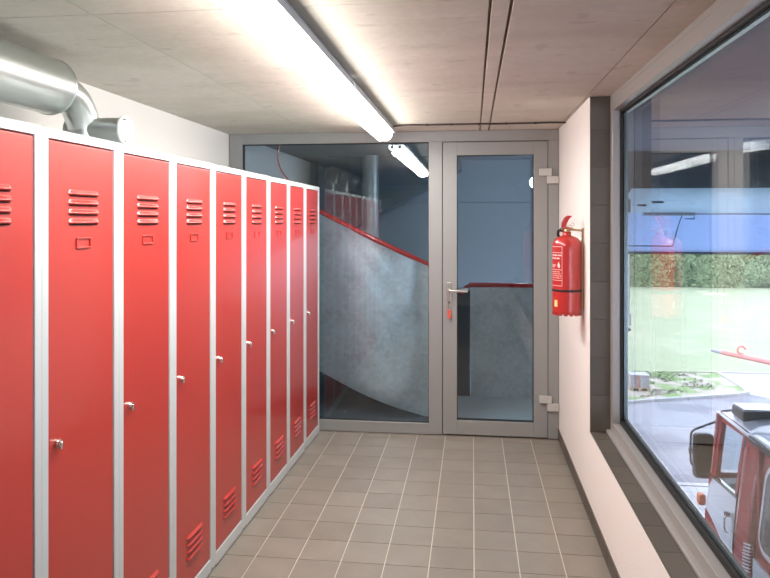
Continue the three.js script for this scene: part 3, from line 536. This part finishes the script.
  for (let i = 0; i < 9; i++) wr([[7.19, -1.62 - i * 0.032], [7.03, -1.57 - i * 0.032], [7.03, -1.585 - i * 0.032], [7.19, -1.635 - i * 0.032]], 0.006, 0.02, M.truckWhite, 'vent_slat', t);
  part('white_band', [skin([[6.95, -1.66], [3.05, -1.66], [3.05, -2.1], [6.9, -2.1]], 0.006, 0.02)], M.truckWhite, t);
  // light bar with white cover
  const lb = part('light_bar', [bx(2.83, 4.89, -0.585, -0.475, 7.72, 8.04, 0.02)], M.black, t, 'black light bar with white cover'); part('light_bar_cover', [bx(2.85, 4.87, -0.48, -0.458, 7.735, 8.03, 0.008)], M.truckWhite, lb);
  part('light_bar_foot', [bx(3.1, 3.16, -0.69, -0.58, 7.8, 8.0), bx(4.6, 4.66, -0.69, -0.58, 7.8, 8.0)], M.black, lb);
  // mirror on its arms
  const mr = part('wing_mirror', extrude(ringPath(0.222, 0.51, 0.05).map(([x, y]) => [2.622 + x, -1.15 + y]), 0.05, 0.008).translate(0, 0, -8.35), M.black, t, 'tall wing mirror in a black frame'); part('mirror_glass', extrude(ringPath(0.19, 0.47, 0.04).map(([x, y]) => [2.622 + x, -1.15 + y]), 0.004).translate(0, 0, -8.296), M.mirror, mr);
  part('mirror_arm', tube([V(2.76, -0.69, 8.16), V(2.63, -0.78, 8.25), V(2.52, -0.855, 8.31), V(2.49, -0.91, 8.325), V(2.483, -1.1, 8.325), V(2.487, -1.22, 8.325), V(2.505, -1.26, 8.325), V(2.54, -1.28, 8.325)], 0.0125, 60, 10), M.black, mr);
  part('mirror_arm', tube([V(2.70, -1.36, 8.32), V(2.69, -1.345, 8.28), V(2.68, -1.33, 8.2), V(2.69, -1.32, 8.14)], 0.012, 20, 10), M.black, mr); part('mirror_clamp', rod(V(2.483, -1.07, 8.325), V(2.483, -1.13, 8.325), 0.021, 14), M.black, mr);
  part('indicator_lamp', [new RoundedBoxGeometry(0.08, 0.13, 0.1, 3, 0.025).translate(2.612, -1.66, -8.36)], M.orange, t, 'orange indicator lamp');
  part('bumper', bx(2.6, 5.12, -2.85, -2.5, 8.3, 8.5, 0.05), M.truckWhite, t);
  for (const d of [7.75, 4.2]) for (const x of [2.7, 4.72]) { const w = lathe([[0.0001, -0.13], [0.22, -0.13], [0.24, -0.11], [0.3, -0.14], [0.46, -0.14], [0.5, -0.1], [0.5, 0.1], [0.46, 0.14], [0.3, 0.14], [0.24, 0.11], [0.22, 0.13], [0.0001, 0.13]], 36); w.rotateZ(Math.PI / 2); w.translate(x + 0.15, GROUND + 0.5, -d); part('wheel', w, M.black, t); }
}

// ---------------------------------------------------------------- outside
structure('yard_asphalt', metreUV(bx(-30, 60, GROUND - 0.4, GROUND - 0.02, 11.25, 70)), M.asphalt);
structure('apron_paving', bx(2.1, 11.7, GROUND - 0.3, GROUND - 0.004, 11.0, 13.35), M.garageFloor);
structure('threshold_kerb', bx(1.0, 13, GROUND - 0.05, GROUND + 0.012, 13.35, 13.5, 0.01), M.kerb);
{
  const area = (name, pts, y0, y1, m) => { const g = extrude(pts.map(([x, d]) => [x, d]), y1 - y0); g.rotateX(-Math.PI / 2); g.translate(0, y0, 0); return structure(name, metreUV(g.index ? g.toNonIndexed() : g), m); };
  const paving = scene.getObjectByName('apron_paving');
  for (let i = 0; i < 10; i++) for (let j = 0; j < 8; j++) part('paving_slab', bx(2.4 + i * 0.3 + (j % 2) * 0.15, 2.69 + i * 0.3 + (j % 2) * 0.15, GROUND - 0.01, GROUND + 0.006, 11.3 + j * 0.25, 11.54 + j * 0.25, 0.004), M.kerb, paving);
  area('lawn', [[-25, 23.1], [5, 23.1], [7.75, 23.3], [9.4, 23.35], [40, 24], [55, 66], [-25, 66]], GROUND - 0.05, GROUND + 0.03, M.grass);
  area('verge', [[-25, 18.0], [4.2, 19.3], [6.0, 19.98], [7.5, 20.55], [7.72, 20.75], [7.74, 21.2], [7.72, 23.2], [5, 23.12], [-25, 23.12]], GROUND - 0.05, GROUND + 0.02, M.patch);
  area('gravel_drive', [[7.6, 20.75], [7.7, 23.28], [9.4, 23.33], [40, 23.9], [40, 20.2], [8.4, 19.9]], GROUND - 0.05, GROUND - 0.005, M.gravel);
  const kerb = structure('kerb'); const kp = [[-6, 15.2], [4.2, 19.25], [6.0, 19.93], [7.5, 20.5], [7.74, 20.72], [7.78, 21.1], [7.77, 23.2]];
  const kc = new THREE.CatmullRomCurve3(kp.map(([x, d]) => V(x, 0, d)), false, 'catmullrom', 0.3), n = 34;
  for (let i = 0; i < n; i++) { const a = kc.getPointAt(i / n), b = kc.getPointAt((i + 0.985) / n), L = a.distanceTo(b), g = new RoundedBoxGeometry(L, 0.12, 0.1, 2, 0.012); g.rotateY(Math.atan2(-(b.z - a.z), b.x - a.x)); g.translate((a.x + b.x) / 2, GROUND + 0.0, (a.z + b.z) / 2); part('kerb_stone', g, M.kerb, kerb); }
  structure('gravel_edging', bx(7.85, 14, GROUND - 0.03, GROUND + 0.05, 23.28, 23.38, 0.01).rotateY(0), M.kerb);
}
{
  // grass tufts on the verge and the near lawn
  const blade = new THREE.BufferGeometry(), P = [], N = [];
  for (let k = 0; k < 7; k++) { const a = k * 0.9, r = 0.05 + 0.03 * (k % 3), h = 0.08 + 0.05 * (k % 4), x = Math.cos(a) * r, z = Math.sin(a) * r, w = 0.014; P.push(x * 0.3 - w, 0, z * 0.3, x * 0.3 + w, 0, z * 0.3, x * 1.6, h, z * 1.6); N.push(0, 1, 0.3, 0, 1, 0.3, 0, 1, 0.3); }
  blade.setAttribute('position', new THREE.Float32BufferAttribute(P, 3)); blade.setAttribute('normal', new THREE.Float32BufferAttribute(N, 3));
  const n = 1800, im = new THREE.InstancedMesh(blade, std({ color: 0xffffff, roughness: 1, side: THREE.DoubleSide }), n), m = new THREE.Matrix4(), q = new THREE.Quaternion(), c = new THREE.Color();
  for (let i = 0; i < n; i++) {
    let x, d, ok = false; while (!ok) { d = 19.2 + rnd() * 4; x = 2.5 + rnd() * 5; ok = (x < 7 && d > 19.4 + Math.max(0, x - 4) * 0.55 && fbm(x * 1.9 + 3, d * 2.1, 64, 4) > 0.5); }
    const s = 0.2 + rnd() * 0.25; m.compose(V(x, GROUND + 0.02, d), q.setFromAxisAngle(new THREE.Vector3(0, 1, 0), rnd() * 6.28), new THREE.Vector3(s, s * 0.7, s)); im.setMatrixAt(i, m);
    const k = rnd(); im.setColorAt(i, c.setRGB(0.24 + 0.14 * k, 0.3 + 0.14 * k, 0.17 + 0.09 * k));
  }
  im.name = 'grass'; im.userData = { kind: 'stuff', label: 'short green grass growing on the verge and lawn', category: 'grass' }; scene.add(im);
}
{
  const t = thing('hedge', 'long clipped green hedge along the far side of the lawn', 'hedge'), x0 = 2, x1 = 34, d0 = 52.5;
  const g = new THREE.BoxGeometry(x1 - x0, 3.3, 1.2, 160, 16, 4), p = g.attributes.position;
  for (let i = 0; i < p.count; i++) { const x = p.getX(i), y = p.getY(i), z = p.getZ(i), k = (fbm(x * 0.9 + 50, y * 0.9 + 50, 128, 4) - 0.5) * 0.5; p.setXYZ(i, x, y + (y > 1.5 ? k * 0.6 : 0), z + (z > 0 ? k : 0)); }
  g.computeVertexNormals(); g.translate((x0 + x1) / 2, GROUND + 1.62, -d0 - 0.6); part('hedge_body', g, M.hedgeCore, t);
  const lg = new THREE.BufferGeometry(); lg.setAttribute('position', new THREE.Float32BufferAttribute([-0.5, 0, 0, 0, -0.28, 0.05, 0.5, 0, 0, 0, 0.28, 0.05], 3)); lg.setIndex([0, 1, 2, 0, 2, 3]); lg.computeVertexNormals();
  const n = 26000, im = new THREE.InstancedMesh(lg, M.leaf, n), m = new THREE.Matrix4(), q = new THREE.Quaternion(), e = new THREE.Euler(), c = new THREE.Color(); M.leaf.side = THREE.DoubleSide;
  for (let i = 0; i < n; i++) {
    const x = mix(x0, x1, rnd()), y = rnd() * 3.35, k = (fbm(x * 0.9 + 30, y * 0.9 + 50, 128, 4) - 0.5) * 0.7;
    e.set((rnd() - 0.5) * 1.6 - 0.3, (rnd() - 0.5) * 2.0, rnd() * 6.28); const s = 0.16 + rnd() * 0.16;
    m.compose(V(x, GROUND + y, d0 - 0.06 - k - rnd() * 0.18), q.setFromEuler(e), new THREE.Vector3(s, s, s)); im.setMatrixAt(i, m);
    const w = rnd() * 0.7 + fbm(x * 1.4, y * 1.4 + 9, 128, 3) * 0.5; im.setColorAt(i, c.setRGB(0.11 + 0.19 * w, 0.17 + 0.21 * w, 0.08 + 0.12 * w));
  }
  im.name = 'foliage'; im.userData.kind = 'stuff'; t.add(im);
}
{
  const t = thing('brick_pallet', 'small pallet of pale bricks under clear film standing on the verge', 'brick pallet', 4.74, GROUND + 0.02, 20.7); t.scale.setScalar(0.86);
  part('pallet', [bx(-0.32, 0.32, 0.08, 0.11, -0.26, 0.26), bx(-0.32, -0.22, 0, 0.08, -0.26, 0.26), bx(-0.05, 0.05, 0, 0.08, -0.26, 0.26), bx(0.22, 0.32, 0, 0.08, -0.26, 0.26)], M.wood, t);
  const bg = new RoundedBoxGeometry(0.145, 0.095, 0.24, 1, 0.008);
  for (let y = 0; y < 4; y++) for (let i = 0; i < 4; i++) for (let j = 0; j < 2; j++) part('brick', bg, [M.brickPale, M.film, M.kerb][(i * 2 + j + y * 3) % 3], t).position.set(-0.225 + i * 0.15 + (rnd() - 0.5) * 0.01, 0.16 + y * 0.1, -0.125 + j * 0.25);
  part('wrapping_film', [bx(-0.31, 0.31, 0.505, 0.53, -0.26, 0.26, 0.01)], M.film, t);
}
{
  const t = thing('barrier_boom', 'red barrier arm with pale tip reaching across above the lawn edge', 'barrier');
  const a = V(6.66, -2.1, 20.4), b = V(9.57, -2.2, 16.2), dir = b.clone().sub(a).normalize();
  part('boom', rod(a.clone().addScaledVector(dir, 0.35), b, 0.07, 20), M.barrier, t); part('boom_tip', rod(a, a.clone().addScaledVector(dir, 0.36), 0.05, 20, 0.06), M.film, t, 'pale boom tip');
  const r = a.clone().addScaledVector(dir, 0.9); const tor = new THREE.TorusGeometry(0.1, 0.028, 10, 28, 5.2); tor.translate(r.x, r.y + 0.17, r.z); part('reflector_ring', tor, M.barrier, t);
  part('barrier_post', bx(9.42, 9.76, GROUND, -2.02, 15.95, 16.3, 0.03), M.barrier, t);
}

renderer.render(scene, camera);
